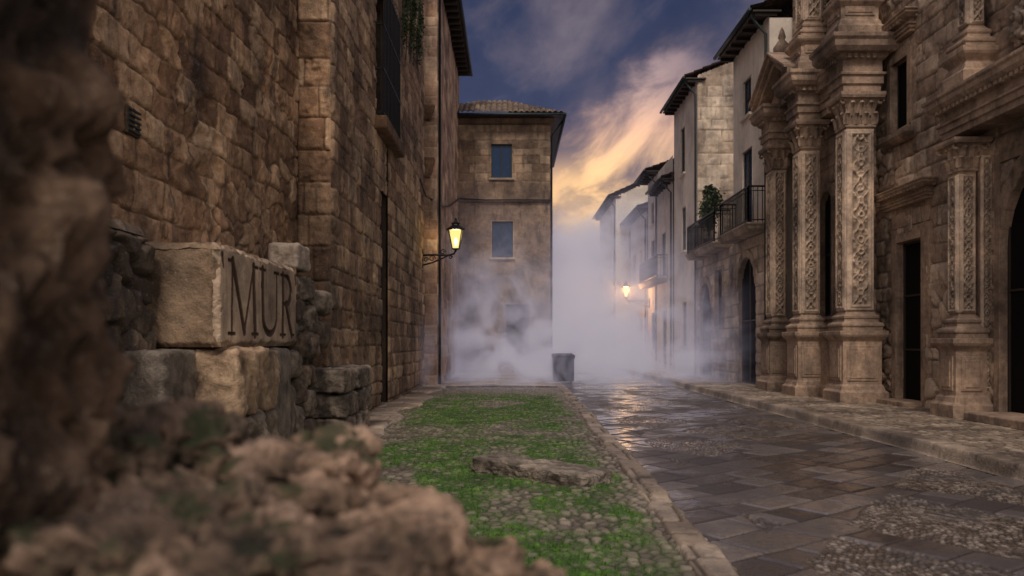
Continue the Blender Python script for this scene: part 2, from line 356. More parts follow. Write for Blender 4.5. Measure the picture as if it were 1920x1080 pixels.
v.box(FV,(1.60,1.84),(3.18,3.42),(-.02,.06))
vent=v.obj('vent','dark',old,.01)
v=MB()
for i in range(5): v.box(FV,(1.62,1.82),(3.20+i*.045,3.218+i*.045),(.055,.08))
v.obj('louvre','gut',vent,.003)
# ================================================================ LEFT TALL HOUSE
tall=thing('tall_narrow_house',(-2.5,26,0),'tall narrow house of pinkish stone blocks beside the old house','house')
F=Fr((-3.2,25.0,0),(1,0,0)); panel('wall',F,.86,15,.03,st_ashlar((.26,.38),(.4,.8),21,depth=.015,off=.015,rough=.008,r=.025),'wallT',tall)
F=Fr((-2.34,25.0,0),FX); panel('wall',F,10.2,15,.035,st_ashlar((.26,.38),(.4,.8),22,depth=.015,off=.015,rough=.008,r=.025),'wallT',tall)
body(tall,-6,-2.4,25.06,35,0,14.9)
F2=Fr((-2.34,25.0,0),FX)
r=MB(); r.box(F2,(-.3,10),(13.0,13.12),(-.3,.5)); 
for i in range(18): r.box(F2,(i*.56-.1,i*.56+.02),(12.86,12.995),(-.2,.46))
r.obj('eave','wood',tall,.01)
r=MB(); r.tube([F2.p(-.3,13.05,.56),F2.p(10,13.05,.56)],.07); r.tube([F2.p(.15,12.95,.52),F2.p(.15,12.6,.3),F2.p(.15,12.4,.07),F2.p(.15,0,.07)],.04); r.obj('gutter','gut',tall,smooth=True)
for zc,h in((6.95,.45),(8.6,.3)):
    c=MB(); c.rect(-2.9,-2.45,24.8,25.05,[(zc-h,-.1),(zc-h*.5,-.03),(zc,.02),(zc+.12,.05),(zc+.16,.05)]); c.obj('corbel','wallS',tall,.02)
# ================================================================ CORNER HOUSE (frontal)
YC=34.5
ch=thing('corner_house',(-.4,YC,0),'square stone house with a tiled hip roof and small windows','house')
F=Fr((-2.33,YC,0),(1,0,0)); X=lambda u:(u-960)/1500*YC+2.33
Z=lambda v:1.4+(640-v)/1500*YC
wins=[(X(921),X(960),Z(334),Z(270)),(X(922),X(962),Z(483),Z(415)),(X(948),X(994),Z(675),Z(570))]
def wc(U,V):
    a=st_ashlar((.28,.4),(.4,.9),31,depth=.014,off=.02,rough=.01,r=.03)(U,V); p=st_plain(33,.01)(U,V)
    m=sst(8.3,8.0,V)*sst(-.45,-.1,fbm(U*.5,V*.5,o=2,seed=9))*.75
    return tuple(x*(1-m)+y*m for x,y in zip(a,p))
panel('wall',F,3.97,10.75,.03,wc,'wallC',ch,holes=wins)
Fside=Fr((1.64,YC,0),FX); panel('wall',Fside,9,10.75,.06,st_ashlar((.28,.4),(.4,.9),32,depth=.014,off=.02,rough=.01,r=.03),'wallC',ch)
body(ch,-2.3,1.55,YC+.4,YC+9,0,10.7)
for i,w in enumerate(wins): window(ch,F,*w,depth=.12,sur=.0,surmat='stoneH',fill='glass' if i<2 else 'void',mull=1,bars=1)
s=MB(); s.box(F,(0,3.99),(Z(380),Z(377)),(0,.05)); s.obj('string_course','wallS',ch,.01)
s=MB(); s.tube([F.p(0,Z(373),.12),F.p(1.2,Z(376),.13),F.p(2.6,Z(375.5),.13),F.p(4,Z(376),.12)],.035); s.tube([Vector((-2.66,23.2,6.1)),Vector((-2.6,24.2,5.8)),Vector((-2.28,26.5,5.85)),Vector((-2.27,29,6.3)),Vector((-2.27,YC-.1,Z(373)))],.03); s.obj('cable','iron',ch)
e=.55; zr=11.05; xa,xb=-2.6,1.64+e; ya,yb=YC-e,YC+9+e
r=MB(); r.rings([[(xa,ya,zr-.05),(xb,ya,zr-.05),(xb,yb,zr-.05),(xa,yb,zr-.05)],[(xa,ya,zr),(xb,ya,zr),(xb,yb,zr),(xa,yb,zr)]]); 
r.obj('eave','wood',ch)
r=MB(); r.rect(-2.33,1.64,YC,YC+9,[(10.78,.02),(10.84,.08),(10.93,.16),(10.99,.18)]); r.obj('cornice','wallC',ch,.01)
pit=.5
wd=xb-xa; ln=math.hypot(wd/2,wd/2*pit)
Fh=Fr((xa,ya,zr+.02),(1,0,0),(0,1,pit)); rf=panel('roof',Fh,wd,ln,.03,st_tile,'tile',ch,damp=0,cut=lambda u,v:(v>u*ln/(wd/2)+1.5)|(v>(wd-u)*ln/(wd/2)))
Fh=Fr((xb,ya,zr+.02),(0,1,0),(-1,0,pit)); panel('roof_slope',Fh,yb-ya,ln,.05,st_tile,'tile',rf,damp=0,cut=lambda u,v:(v>u*ln/(wd/2)))
r=MB(); r.tube([(xb+.06,ya-.06,zr-.02),(xb+.06,yb,zr-.02)],.07); r.tube([(xa,ya-.06,zr-.02),(xb+.06,ya-.06,zr-.02)],.055); r.tube([(1.71,YC+.2,0),(1.71,YC+.2,10.3),(xb,YC+.2,zr-.1)],.05); r.obj('gutter','gut',ch,smooth=True)
# ================================================================ CHURCH (carved portal)
chu=thing('baroque_church',(8,15,.12),'church front with carved pilasters, broken pediment and dark doorways','church')
def FR(x,yfar): return Fr((x,yfar,0),(0,-1,0))
YF=21.7
Fw=FR(8.0,YF); yy=lambda y:YF-y
dr=(yy(16.5),yy(15.5),.14,3.42); wn=(yy(16.75),yy(16.05),5.75,7.15); d2=(yy(13.0),yy(10.2),.14,4.3)
def cw(U,V):
    a=st_rubble(2.2,3,41,depth=.035,off=.035,rough=.035)(U,V); b=st_ashlar((.28,.42),(.4,.9),43,depth=.03,off=.03,rough=.025,fade=.5)(U,V)
    m=sst(-.1,.15,fbm(U*.3,V*.3,o=2,seed=5)); return tuple(x*m+y*(1-m) for x,y in zip(a,b))
panel('wall',Fw,14,13,.03,cw,'church',chu,holes=[dr,wn,d2+(1,)])
body(chu,8.4,13,7.7,YF,0,12.9)
F=Fr((8.0,7.7,0),(1,0,0)); panel('wall',F,5,13,.08,st_ashlar((.28,.42),(.4,.9),44),'church',chu)
def pilaster(x0,x1,y0,y1,z0,zp,zc,zt,seed,root,relief=True,leafs=True):
    p=MB(); h=zp-z0
    p.rect(x0,x1,y0,y1,[(z0,.22),(z0+.22*1,.22),(z0+.26,.17),(z0+.34,.15),(z0+.38,.12),(zp-.22,.12),(zp-.18,.15),(zp-.12,.2),(zp-.08,.22),(zp,.22)])
    po=p.obj('pedestal','carved',root,.012)
    for F,w in((Fr((x0-.12,y0-.12,z0+.45),(1,0,0)),x1-x0+.24),(Fr((x0-.12,y1+.12,z0+.45),(0,-1,0)),y1-y0+.24)):
        hh=max(.2,zp-z0-.75); q=MB(); q.box(F,(.08,w-.08),(0,hh),(-.01,.02)); q.box(F,(.14,w-.14),(.06,hh-.06),(-.01,.035)); q.obj('panel','carved',po,.012)
    s=MB(); zb=zp
    prof=[(zb,.13),(zb+.08,.13)]+[(zb+.08+.1*(.5-.5*math.cos(math.pi*i/6)),.13+.04*math.sin(math.pi*i/6)-.04*i/6) for i in range(1,7)]+[(zb+.2,.07),(zb+.24,.06),(zb+.27,.08),(zb+.31,.08),(zb+.34,.04),(zb+.4,.0),(zc-.06,0),(zc-.05,.03),(zc,.03)]
    s.rect(x0,x1,y0,y1,prof); so=s.obj('shaft','carved',root,.004)
    if relief:
        hh=zc-.1-(zb+.42)
        for F,w in((Fr((x0,y0-.003,zb+.42),(1,0,0)),x1-x0),(Fr((x0-.003,y1,zb+.42),(0,-1,0)),y1-y0)):
            def fn(U,V,w=w,hh=hh): 
                a=st_relief(seed,w,hh)(U,V); return (a[0]+.03,)+a[1:]
            panel('relief',F,w,hh,.014,fn,'carved',so,damp=.02)
    c=MB(); hc=zt-zc
    c.rect(x0,x1,y0,y1,[(zc,.0),(zc+hc*.5,.02),(zc+hc*.8,.1),(zc+hc*.82,.16),(zc+hc*.9,.18),(zt,.18)])
    if leafs:
        for row,(zz,lh) in enumerate(((zc,.42*hc),(zc+.28*hc,.5*hc))):
            for F,w in((Fr((x0,y0,zz),(1,0,0)),x1-x0),(Fr((x0,y1,zz),(0,-1,0)),y1-y0)):
                n=max(2,int(w/.17))
                for i in range(n+1):
                    a=w*(i+(.5 if row else 0))/n
                    if a<=w+.01: c.leaf(F.p(a,0,.02),F.N,F.U,.17,lh*1.15)
        for cx,cy in((x0-.1,y0-.1),(x1+.1,y0-.1),(x0-.1,y1+.1)):
            pts=[(cx+.07*math.cos(t)*(1-t/9),cy+.02,zc+.72*hc+.08*math.sin(t)*(1-t/9)) for t in [k*.6 for k in range(12)]]; c.tube(pts,.03,6)
    c.obj('capital','carved',root,.006)
def cornice(x0,x1,y0,y1,z,h,root,pr=.45,name='cornice',mat='carved'):
    c=MB(); c.rect(x0,x1,y0,y1,[(z,.02),(z+.15*h,.02),(z+.16*h,.06),(z+.3*h,.06),(z+.32*h,.1),(z+.36*h,.1),(z+.38*h,.04),(z+.58*h,.04),(z+.62*h,.1),(z+.68*h,.14),(z+.7*h,.3*pr/.45),(z+.78*h,pr*.85),(z+.88*h,pr*.88),(z+.93*h,pr),(z+h,pr)])
    F=Fr((x0,y1,z+.6*h),(0,-1,0)); n=int((y1-y0)/.13)
    for i in range(n): c.box(F,(i*.13+.02,i*.13+.09),(0,.07*h+.03),(.02,.16))
    F=Fr((x0,y0,z+.6*h),(1,0,0))
    for i in range(int((x1-x0)/.13)): c.box(F,(i*.13+.02,i*.13+.09),(0,.07*h+.03),(.02,.16))
    return c.obj(name,mat,root,.006)
PW=FR(7.62,YF); nh=(yy(19.6),yy(18.9),2.0,5.0,1)
panel('wall',PW,YF-17.5,12,.03,st_ashlar((.3,.42),(.5,.9),51,depth=.02,off=.01,rough=.01),'church',chu,holes=[nh])
F=Fr((7.62,17.5,0),(1,0,0)); panel('wall',F,.42,12,.03,st_ashlar((.3,.42),(.5,.9),52,depth=.02,off=.01,rough=.01),'church',chu)
body(chu,7.9,8.3,17.7,YF-.05,0,11.9)
window(chu,PW,*nh[:4],arch=True,depth=.1,sur=.12,framemat='iron',mull=1,fill='void')
pilaster(7.02,7.6,16.8,17.3,.12,1.62,5.95,6.6,1,chu)
pilaster(6.76,7.2,18.7,19.2,.12,1.62,5.95,6.55,2,chu)
pilaster(6.8,7.15,20.85,21.35,.12,1.62,5.95,6.5,3,chu)
cornice(6.95,7.7,16.75,17.4,6.6,1.15,chu,.36)
cornice(6.70,7.6,18.65,19.3,6.55,1.1,chu,.33)
cornice(6.72,7.6,20.8,21.4,6.5,1.0,chu,.3)
cornice(7.2,7.6,17.41,21.6,6.58,.95,chu,.2)
b=MB(); b.rect(7.2,7.6,17.45,21.5,[(.12,.1),(.35,.1),(.4,.04),(1.42,.04),(1.5,.1),(1.6,.12)]); b.obj('plinth','carved',chu,.02)
pm=MB()
def rake(ya,za,yb,zb,x0,x1,t):
    pm.rings([[(x0,ya,za),(x1,ya,za),(x1,ya,za+t),(x0,ya,za+t)],[(x0,yb,zb),(x1,yb,zb),(x1,yb,zb+t),(x0,yb,zb+t)]])
for k,(dx,dz,t) in enumerate(((0,0,.16),(-.1,.161,.12),(-.18,.282,.07))):
    rake(21.75,7.45+dz,20.2,8.35+dz,6.6+dx,7.6,t); rake(20.2-.002,8.35+dz,18.9,7.6+dz,6.6+dx,7.6,t)
pm.rings([[(6.85,21.5,7.4),(6.85,20.2,8.4),(6.85,19.1,7.4)],[(7.6,21.5,7.4),(7.6,20.2,8.4),(7.6,19.1,7.4)]])
pm.obj('pediment','carved',chu,.012)
pilaster(7.0,7.55,16.85,17.35,7.76,8.6,11.2,11.8,4,chu)
pilaster(6.85,7.3,18.75,19.25,7.66,8.5,11.2,11.8,5,chu)
k=MB(); k.round(6.95,20.6,[(8.3,.14),(8.45,.14),(8.5,.07),(8.6,.08),(8.8,.2),(8.95,.22),(9.1,.12),(9.16,.07),(9.22,.1),(9.4,.05),(9.5,.0)],16); k.obj('finial','carved',chu,smooth=True)
window(chu,Fw,*dr,depth=.12,sur=.28,fill='void',framemat='wood',sill=False,mull=0,bars=3,name='door')
q=MB()
for i in range(5):
    a=dr[0]-.25+i*(dr[1]-dr[0]+.5)/5; q.box(Fw,(a+.004,a+(dr[1]-dr[0]+.5)/5-.004),(3.72,4.02+.08*(i==2)),(-.02,.05+.02*(i%2)))
q.obj('lintel','carved',chu,.015)
cornice(7.86,8.1,15.15,16.95,4.12,.36,chu,.22,'door_cornice')
window(chu,Fw,*wn,depth=.12,sur=.26,fill='void',framemat='iron',mull=0,bars=1)
cornice(7.9,8.1,15.85,16.95,7.55,.4,chu,.22,'window_cornice')
b=MB(); b.rect(7.88,8.1,15.9,16.9,[(5.45,.0),(5.5,.06),(5.56,.1),(5.66,.1)]); b.obj('window_ledge','carved',chu,.01)
st=MB(); st.rect(7.55,8.2,15.45,16.6,[(.12,.0),(.22,.0)]); st.obj('doorstep','carved',chu,.02)
st=MB(); st.rect(7.3,8.2,9.9,12.95,[(.12,.0),(.26,.0)]); st.obj('doorstep','carved',chu,.02)
pilaster(7.48,7.76,13.38,13.68,.12,1.45,4.3,4.78,6,chu)
jm=MB(); jm.rect(7.8,8.1,13.32,13.9,[(.12,.06),(.5,.06),(.55,.0),(4.78,.0)]); jm.obj('jamb','carved',chu,.015)
F=Fr((7.8,13.32,.6),(1,0,0)); panel('jamb_relief',F,.2,3.9,.012,lambda U,V:(lambda a:(a[0]+.02,)+a[1:])(st_relief(9,.2,3.9)(U,V)),'carved',chu,damp=.01)
window(chu,Fw,*d2,arch=True,depth=.1,sur=.26,fill='void',framemat='wood',sill=False,name='door')
cornice(7.55,8.1,9.2,14.0,4.9,.72,chu,.26)
pilaster(7.6,7.85,13.3,13.6,5.63,6.25,8.6,9.1,7,chu)
cornice(7.65,8.1,9.2,13.95,9.1,.5,chu,.22)
for i,(y,z) in enumerate(((11.9,4.5),(12.35,6.3),(11.2,6.7))):
    rock('carved_ornament',(7.9,y,z),(.16,.22,.32),'carved',chu,p=2.2,rough=.45,seed=60+i,sub=4,freq=2)
for i in range(5):
    rock('carved_ornament',(7.92,10.4+i*.62,7.9+.2*(i%2)),(.12,.24,.34),'carved',chu,p=2.2,rough=.5,seed=80+i,sub=4,freq=2.2)
# ================================================================ RIGHT HOUSES
def eave(root,x,y0,y1,z,ov=.5,pitch=.35,run=2.2,mat='tile'):
    r=MB(); F=Fr((x,y1,z),(0,-1,0)); L=y1-y0
    r.box(F,(-.1,L+.1),(-.07,-.02),(-.3,ov-.03)); n=int(L/.55)
    for i in range(n+1): r.box(F,(i*L/max(n,1)-.035,i*L/max(n,1)+.035),(-.16,-.071),(-.2,ov-.1))
    e=r.obj('eave','wood',root,.004)
    ln=math.hypot(run,run*pitch)
    Fh=Fr((x-ov,y1+.1,z),(0,-1,0),(1,0,pitch)); panel('roof',Fh,L+.2,ln,.04,st_tile,'tile',root,damp=0)
    g=MB(); g.tube([(x-ov-.06,y0-.1,z-.02),(x-ov-.06,y1+.1,z-.02)],.06); g.tube([(x-ov,y0+.1,z-.06),(x-.3,y0+.1,z-.35),(x-.07,y0+.1,z-.6),(x-.07,y0+.1,.1)],.04); g.obj('gutter','gut',root,smooth=True)
def balcony(root,x,y0,y1,z,pr,h=1.0,name='balcony'):
    s=MB(); s.rect(x-pr,x,y0,y1,[(z-.22,-.06),(z-.16,-.02),(z-.1,.0),(z-.04,.04),(z,.04)]); bo=s.obj(name,'stoneH',root,.01)
    g=MB(); xa=x-pr+.04
    def rail(p,q):
        p=Vector(p);q=Vector(q);n=max(2,int((q-p).length/.12))
        for zz,rr in((h,.026),(h-.12,.012),(.08,.016)): g.tube([p+Vector((0,0,zz)),q+Vector((0,0,zz))],rr,6)
        for i in range(n+1): c=p.lerp(q,i/n); g.tube([c,c+Vector((0,0,h))],.013 if i%n else .024,5)
    rail((xa,y0+.05,z),(xa,y1-.05,z)); rail((xa,y0+.05,z),(x,y0+.05,z)); rail((xa,y1-.05,z),(x,y1-.05,z))
    g.obj('railing','iron',bo); return bo
h4=thing('balcony_house',(7,25,.12),'cream plaster house on a stone ground floor with iron balconies','house')
x4=7.0; y0,y1=21.75,30.4; F4=FR(x4,y1); q=lambda y:y1-y
lo=[(q(29.6),q(28.0),.14,3.5,1),(q(27.3),q(26.4),1.9,3.8),(q(24.6),q(22.9),.14,3.9,1)]
panel('ground_floor_wall',F4,y1-y0,4.5,.035,st_ashlar((.3,.42),(.5,1.0),61,depth=.018,off=.02,rough=.012),'stoneH',h4,holes=lo)
Fu=Fr((x4,25.3,4.5),(0,-1,0)); up=[(25.3-24.3,25.3-23.3,.16,2.6),(25.3-24.2,25.3-23.4,3.6,4.7)]
panel('upper_wall',Fu,3.55,5.8,.05,st_plain(62),'plaster',h4,holes=up)
body(h4,7.35,12,21.9,30.3,0,4.45); body(h4,7.35,12,21.9,25.2,4.4,10.2)
F=Fr((7.0,21.75,0),(1,0,0)); panel('side_wall',F,5,10.2,.1,st_plain(64),'plaster',h4)
b=MB(); b.box(Fr((6.98,25.31,4.44),(1,0,0),(0,1,0)),(0,4.6),(0,5.08),(0,.1)); b.obj('terrace','stoneH',h4)
window(h4,F4,*lo[0][:4],arch=True,depth=.12,fill='void',framemat='wood',surmat='stoneH',sill=False,name='door')
window(h4,F4,*lo[1],depth=.1,sur=.12,surmat='stoneH',fill='void')
window(h4,F4,*lo[2][:4],arch=True,depth=.12,fill='void',framemat='wood',surmat='stoneH',sill=False,name='door')
window(h4,Fu,*up[0],depth=.1,fill='glass',framemat='wood',surmat='plaster',sill=False)
window(h4,Fu,*up[1],depth=.1,framemat='wood',surmat='plaster')
balcony(h4,x4,21.9,25.0,4.66,.55); balcony(h4,x4,25.6,29.6,4.6,.55)
eave(h4,x4,21.75,25.3,10.4,.5)
h5=thing('gabled_plaster_house',(7,32,.12),'tall cream plaster house with a bare stone gable and green eaves','house')
y0,y1=30.4,34.8; x5=7.05; F5=FR(x5,y1); q5=lambda y:y1-y
ho=[(q5(33.4),q5(32.6),8.3,10.2),(q5(33.2),q5(32.4),5.1,6.9),(q5(33.1),q5(32.3),1.2,3.0)]
panel('wall',F5,4.4,11.4,.05,st_plain(71),'plaster',h5,holes=ho)
F=Fr((x5,30.4,0),(1,0,0)); panel('gable_wall',F,4.5,13.3,.04,st_ashlar((.36,.5),(.5,1.0),72,depth=.02,off=.02,rough=.012,r=.03),'stoneH',h5,cut=lambda u,v:v>11.5+u*.4)
body(h5,7.4,11.5,30.5,34.7,0,11.3)
for w in ho: window(h5,F5,*w,depth=.1,surmat='plaster',framemat='wood')
eave(h5,x5,30.35,34.8,11.4,.5,run=3,pitch=.4)
h6=thing('narrow_balcony_house',(7,38,.12),'narrow pale plaster house with a small iron balcony and tiled eave','house')
y0,y1=34.8,41.2; x6=7.0; F6=FR(x6,y1); q6=lambda y:y1-y
ho=[(q6(40.2),q6(39.2),4.4,6.4),(q6(37.4),q6(36.4),4.4,6.4),(q6(40.2),q6(39.4),7.2,8.3),(q6(37.2),q6(36.2),.14,2.8),(q6(40),q6(39),1.0,2.8)]
panel('wall',F6,6.4,9.5,.06,st_plain(81),'plaster',h6,holes=ho); body(h6,7.3,11,34.9,41.1,0,9.4)
for i,w in enumerate(ho): window(h6,F6,*w,depth=.1,surmat='plaster',framemat='wood',sill=i!=3,name='window' if i!=3 else 'door',fill='glass' if i!=3 else 'wood')
balcony(h6,x6,36,41,4.3,.5); eave(h6,x6,38.4,41.2,9.6,.6); eave(h6,x6,34.8,38.3,8.5,.5)
h7=thing('pale_end_house',(7,50,0),'pale house where the street bends, seen through mist','house')
F=Fr((6.1,47,0),(1,0,0)); ho=[(.8,1.6,6.3,7.9),(2.2,2.9,6.3,7.9)]
panel('wall',F,5,12,.08,st_plain(91),'plaster',h7,holes=ho,cut=lambda u,v:v>9.9+u*.45)
for w in ho: window(h7,F,*w,depth=.15,surmat='plaster')
F=FR(6.1,55.5); panel('side_wall',F,8.5,9.9,.1,st_plain(92),'plaster',h7); body(h7,6.4,11,47.3,55.4,0,9.8)
eave(h7,6.1,47,55.5,9.95,.4,pitch=.45,run=4.5)
h8=thing('distant_house',(6.5,44,0),'narrow house with a tiled roof in the mist','house')
F=FR(6.95,46.9); ho=[(1.2,2.0,4.6,6.3),(3.4,4.2,4.6,6.3),(3.3,4.3,.14,2.6)]
panel('wall',F,5.7,8.2,.08,st_plain(93),'plaster',h8,holes=ho); body(h8,7.2,11,41.3,46.8,0,8.1)
for w in ho: window(h8,F,*w,depth=.15,surmat='plaster',framemat='wood')
eave(h8,6.95,41.2,46.9,8.3,.5)
# ================================================================ LAMPS
def lamp(wall,tip,z,size,gm,bm_,label,watt,col,arm_z):
    wx,wy=wall; tx,ty=tip; r=thing('street_lamp',(wx,wy,z),label,'street lamp','wall lanterns along the street')
    s=1 if tx>wx else -1; L=abs(tx-wx); b=MB()
    P=lambda t,zz:Vector((wx+s*t,wy,arm_z+zz))
    b.tube([P(0,0),P(L*.35,.02),P(L*.75,.0),P(L*.95,.05),P(L,.16)],.032)
    b.tube([P(0,-.3),P(L*.3,-.22),P(L*.6,-.09),P(L*.78,0)],.027)
    for (cx,cz,R) in((L*.3,-.10,.1),(L*.62,.10,.09),(L*.12,-.13,.08),(L*.85,-.06,.06)):
        b.tube([P(cx+R*(1-t/11)*math.cos(t),cz+R*(1-t/11)*math.sin(t)) for t in [k*.6 for k in range(14)]],.016,6)
    b.box(Fr((wx,wy-.05,arm_z-.38),(0,1,0)),(0,.1),(0,.55),(-.02,.03))
    b.obj('bracket','iron',r,smooth=True)
    H=size; z0=arm_z+.16; f=MB(); wb,wt=.14*H,.27*H
    f.round(tx,wy,[(z0-.05,.03),(z0,.05),(z0+.03,wb+.02),(z0+.05,wb+.02)],4,math.pi/4)
    for i in range(4):
        a=math.pi/4+i*math.pi/2; f.tube([(tx+wb*1.05*math.cos(a),wy+wb*1.05*math.sin(a),z0+.04),(tx+wt*1.05*math.cos(a),wy+wt*1.05*math.sin(a),z0+.62*H)],.016,6)
    f.obj('lantern_frame','iron',r)
    g=MB(); g.round(tx,wy,[(z0+.05,wb),(z0+.62*H,wt)],4,math.pi/4); g.obj('lantern_glass',gm,r)
    c=MB(); c.round(tx,wy,[(z0+.621*H,wt*1.15),(z0+.65*H,wt*1.2),(z0+.68*H,wt*1.05),(z0+.78*H,wt*.5),(z0+.82*H,wt*.45),(z0+.85*H,wt*.55),(z0+.88*H,wt*.3),(z0+.95*H,.03),(z0+.98*H,.045),(z0+1.04*H,.005)],8,math.pi/8); c.obj('lantern_cap','iron',r)
    k=MB(); k.round(tx,wy,[(z0+.12,.02),(z0+.2,.05),(z0+.3*H,.06),(z0+.4*H,.02)],10); k.obj('bulb',bm_,r,smooth=True)
    ld=bpy.data.lights.new('lamp_light','POINT'); ld.energy=watt; ld.color=col; ld.shadow_soft_size=.12
    lo=link(bpy.data.objects.new('lamp_light',ld)); lo.location=(tx,wy,z0+.5*H); setpar(lo,r)
lamp((-2.72,24.2),(-1.7,24.2),4.0,.95,'lampY','bulb','lit yellow lantern on a scrolled iron bracket on the stone wall',80,(1,.7,.3),4.0)
lamp((6.98,40.6),(5.78,40.6),3.5,.85,'lampO','bulbO','glowing orange lantern on an iron bracket in the mist',900,(1,.5,.2),3.45)
# ================================================================ BIN
bn=thing('waste_container',(1.75,27,0),'dark wheeled waste container standing beside the misty corner','waste container')
b=MB(); b.rings([[(1.41,26.97,.05),(2.09,26.97,.05),(2.09,27.72,.05),(1.41,27.72,.05)],[(1.40,26.95,.82),(2.10,26.95,.82),(2.10,27.76,.82),(1.40,27.76,.82)],[(1.38,26.92,.83),(2.12,26.92,.83),(2.12,27.79,.83),(1.38,27.79,.83)],[(1.38,26.92,.88),(2.12,26.92,.88),(2.12,27.79,.88),(1.38,27.79,.88)]])
for i in range(4): b.box(Fr((1.46+i*.18,26.97,.1),(1,0,0)),(0,.04),(0,.68),(-.03,.03))
b.obj('body','bin',bn,.01)
b=MB(); b.rings([[(1.37,26.9,.885),(2.13,26.9,.885),(2.13,27.81,.885),(1.37,27.81,.885)],[(1.37,26.9,.92),(2.13,26.9,.92),(2.13,27.81,.95),(1.37,27.81,.95)],[(1.43,27.0,.95),(2.07,27.0,.95),(2.07,27.78,.99),(1.43,27.78,.99)]]); b.tube([(1.5,26.88,.91),(2.0,26.88,.91)],.018); b.obj('lid','bin',bn,.01)
for x in(1.5,2.0):
    for y in(27.05,27.64):
        b=MB(); b.rings([[(x+dx,y+.06*math.cos(a),.065+.06*math.sin(a)) for a in [k*math.pi/8 for k in range(16)]] for dx in(-.025,.025)]); b.obj('wheel','rubber',bn)
# ================================================================ MUR BLOCK
mb=thing('inscribed_stone_block',(-2.75,8,1.35),'large squared limestone block carved with the letters MUR','stone block')
xf=-2.5; ya,yb,za,zb=6.82,9.32,1.35,2.25; xr=-3.2
def seg(U,V,x0,y0,x1,y1,w0,w1=None):
    w1=w0 if w1 is None else w1; dx,dy=x1-x0,y1-y0; t=np.clip(((U-x0)*dx+(V-y0)*dy)/(dx*dx+dy*dy+1e-9),0,1)
    return np.hypot(U-x0-t*dx,V-y0-t*dy)-(w0+(w1-w0)*t)
def letters(U,V):
    D=np.full(U.shape,9.)
    def S(x0,y0,x1,y1,w,w1=None):
        nonlocal D; D=np.minimum(D,seg(U,V,x0,y0,x1,y1,w,w1))
    b,t=.12,.77
    x=.24
    S(x+.08,b,x+.11,t,.014);S(x+.11,t,x+.42,b+.02,.034,.03);S(x+.42,b+.02,x+.69,t,.013);S(x+.69,t,x+.73,b,.036)
    for cx,yy_ in((x+.08,b),(x+.73,b)): S(cx-.09,yy_,cx+.09,yy_,.005)
    S(x+.0,t,x+.12,t,.005);S(x+.68,t,x+.82,t,.005)
    x=1.12; S(x+.09,t,x+.09,b+.2,.036)
    pts=[(x+.09+.235*(1-math.cos(a)),b+.2-.19*math.sin(a)) for a in np.linspace(0,math.pi,14)]
    for i in range(13): S(*pts[i],*pts[i+1],.036-.024*i/13)
    S(x+.56,b+.2,x+.56,t,.013); S(x-.01,t,x+.19,t,.005); S(x+.47,t,x+.65,t,.005)
    x=1.85; S(x+.07,b,x+.07,t,.036); S(x-.02,t,x+.2,t,.006); S(x-.03,b,x+.17,b,.005)
    pts=[(x+.18+.19*math.sin(a),t-.155+.155*math.cos(a)) for a in np.linspace(0,math.pi,14)]
    for i in range(13): S(*pts[i],*pts[i+1],.012+.026*math.sin(math.pi*i/13))
    S(x+.07,t-.31,x+.2,t-.31,.01); S(x+.18,t-.31,x+.42,b,.03,.034); S(x+.4,b,x+.5,b,.006)
    S(.09,t+.03,.115,t-.07,.022,.004); S(2.41,t+.03,2.425,t-.07,.02,.004)
    return D-.010
def mur(U,V):
    D=letters(U,V); c=.03*sst(.004,-.02,D)
    chip=fbm(U*2.2,V*2.2,o=4,seed=3)
    e=np.minimum(np.minimum(U,2.5-U),np.minimum(V,.9-V)); ed=sst(.06,.0,e+.05*fbm(U*5,V*5,o=4,seed=8))
    pit=sst(.3,.65,fbm(U*9,V*9,o=3,seed=12))
    return -c-.06*ed+.006*chip-.008*pit+.002*fbm(U*26,V*26,o=2,seed=4),.5+.45*chip,sst(.007,-.002,D)*.97
panel('inscribed_face',Fr((xf,ya,za),FX),2.5,.9,.007,mur,'block',mb,damp=0)
def plainf(w,h,s):
    def f(U,V):
        e=np.minimum(np.minimum(U,w-U),np.minimum(V,h-V)); return -.06*sst(.06,0,e+.04*fbm(U*6,V*6,o=3,seed=s))+.03*fbm(U*4,V*4,o=5,seed=s),.4+.5*fbm(U*2,V*2,seed=s+1),0*U
    return f
wb_=xf-xr
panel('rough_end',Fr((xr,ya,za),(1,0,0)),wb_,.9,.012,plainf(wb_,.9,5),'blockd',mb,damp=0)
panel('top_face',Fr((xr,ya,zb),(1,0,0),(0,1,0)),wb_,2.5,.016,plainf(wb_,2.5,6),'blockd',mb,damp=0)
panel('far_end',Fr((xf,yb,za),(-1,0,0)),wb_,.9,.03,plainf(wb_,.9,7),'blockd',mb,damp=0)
b=MB(); b.box(Fr((xf-.08,ya+.07,za+.005),FX),(0,2.36),(0,.82),(-.6,0)); b.obj('stone_core','blockd',mb,.02)
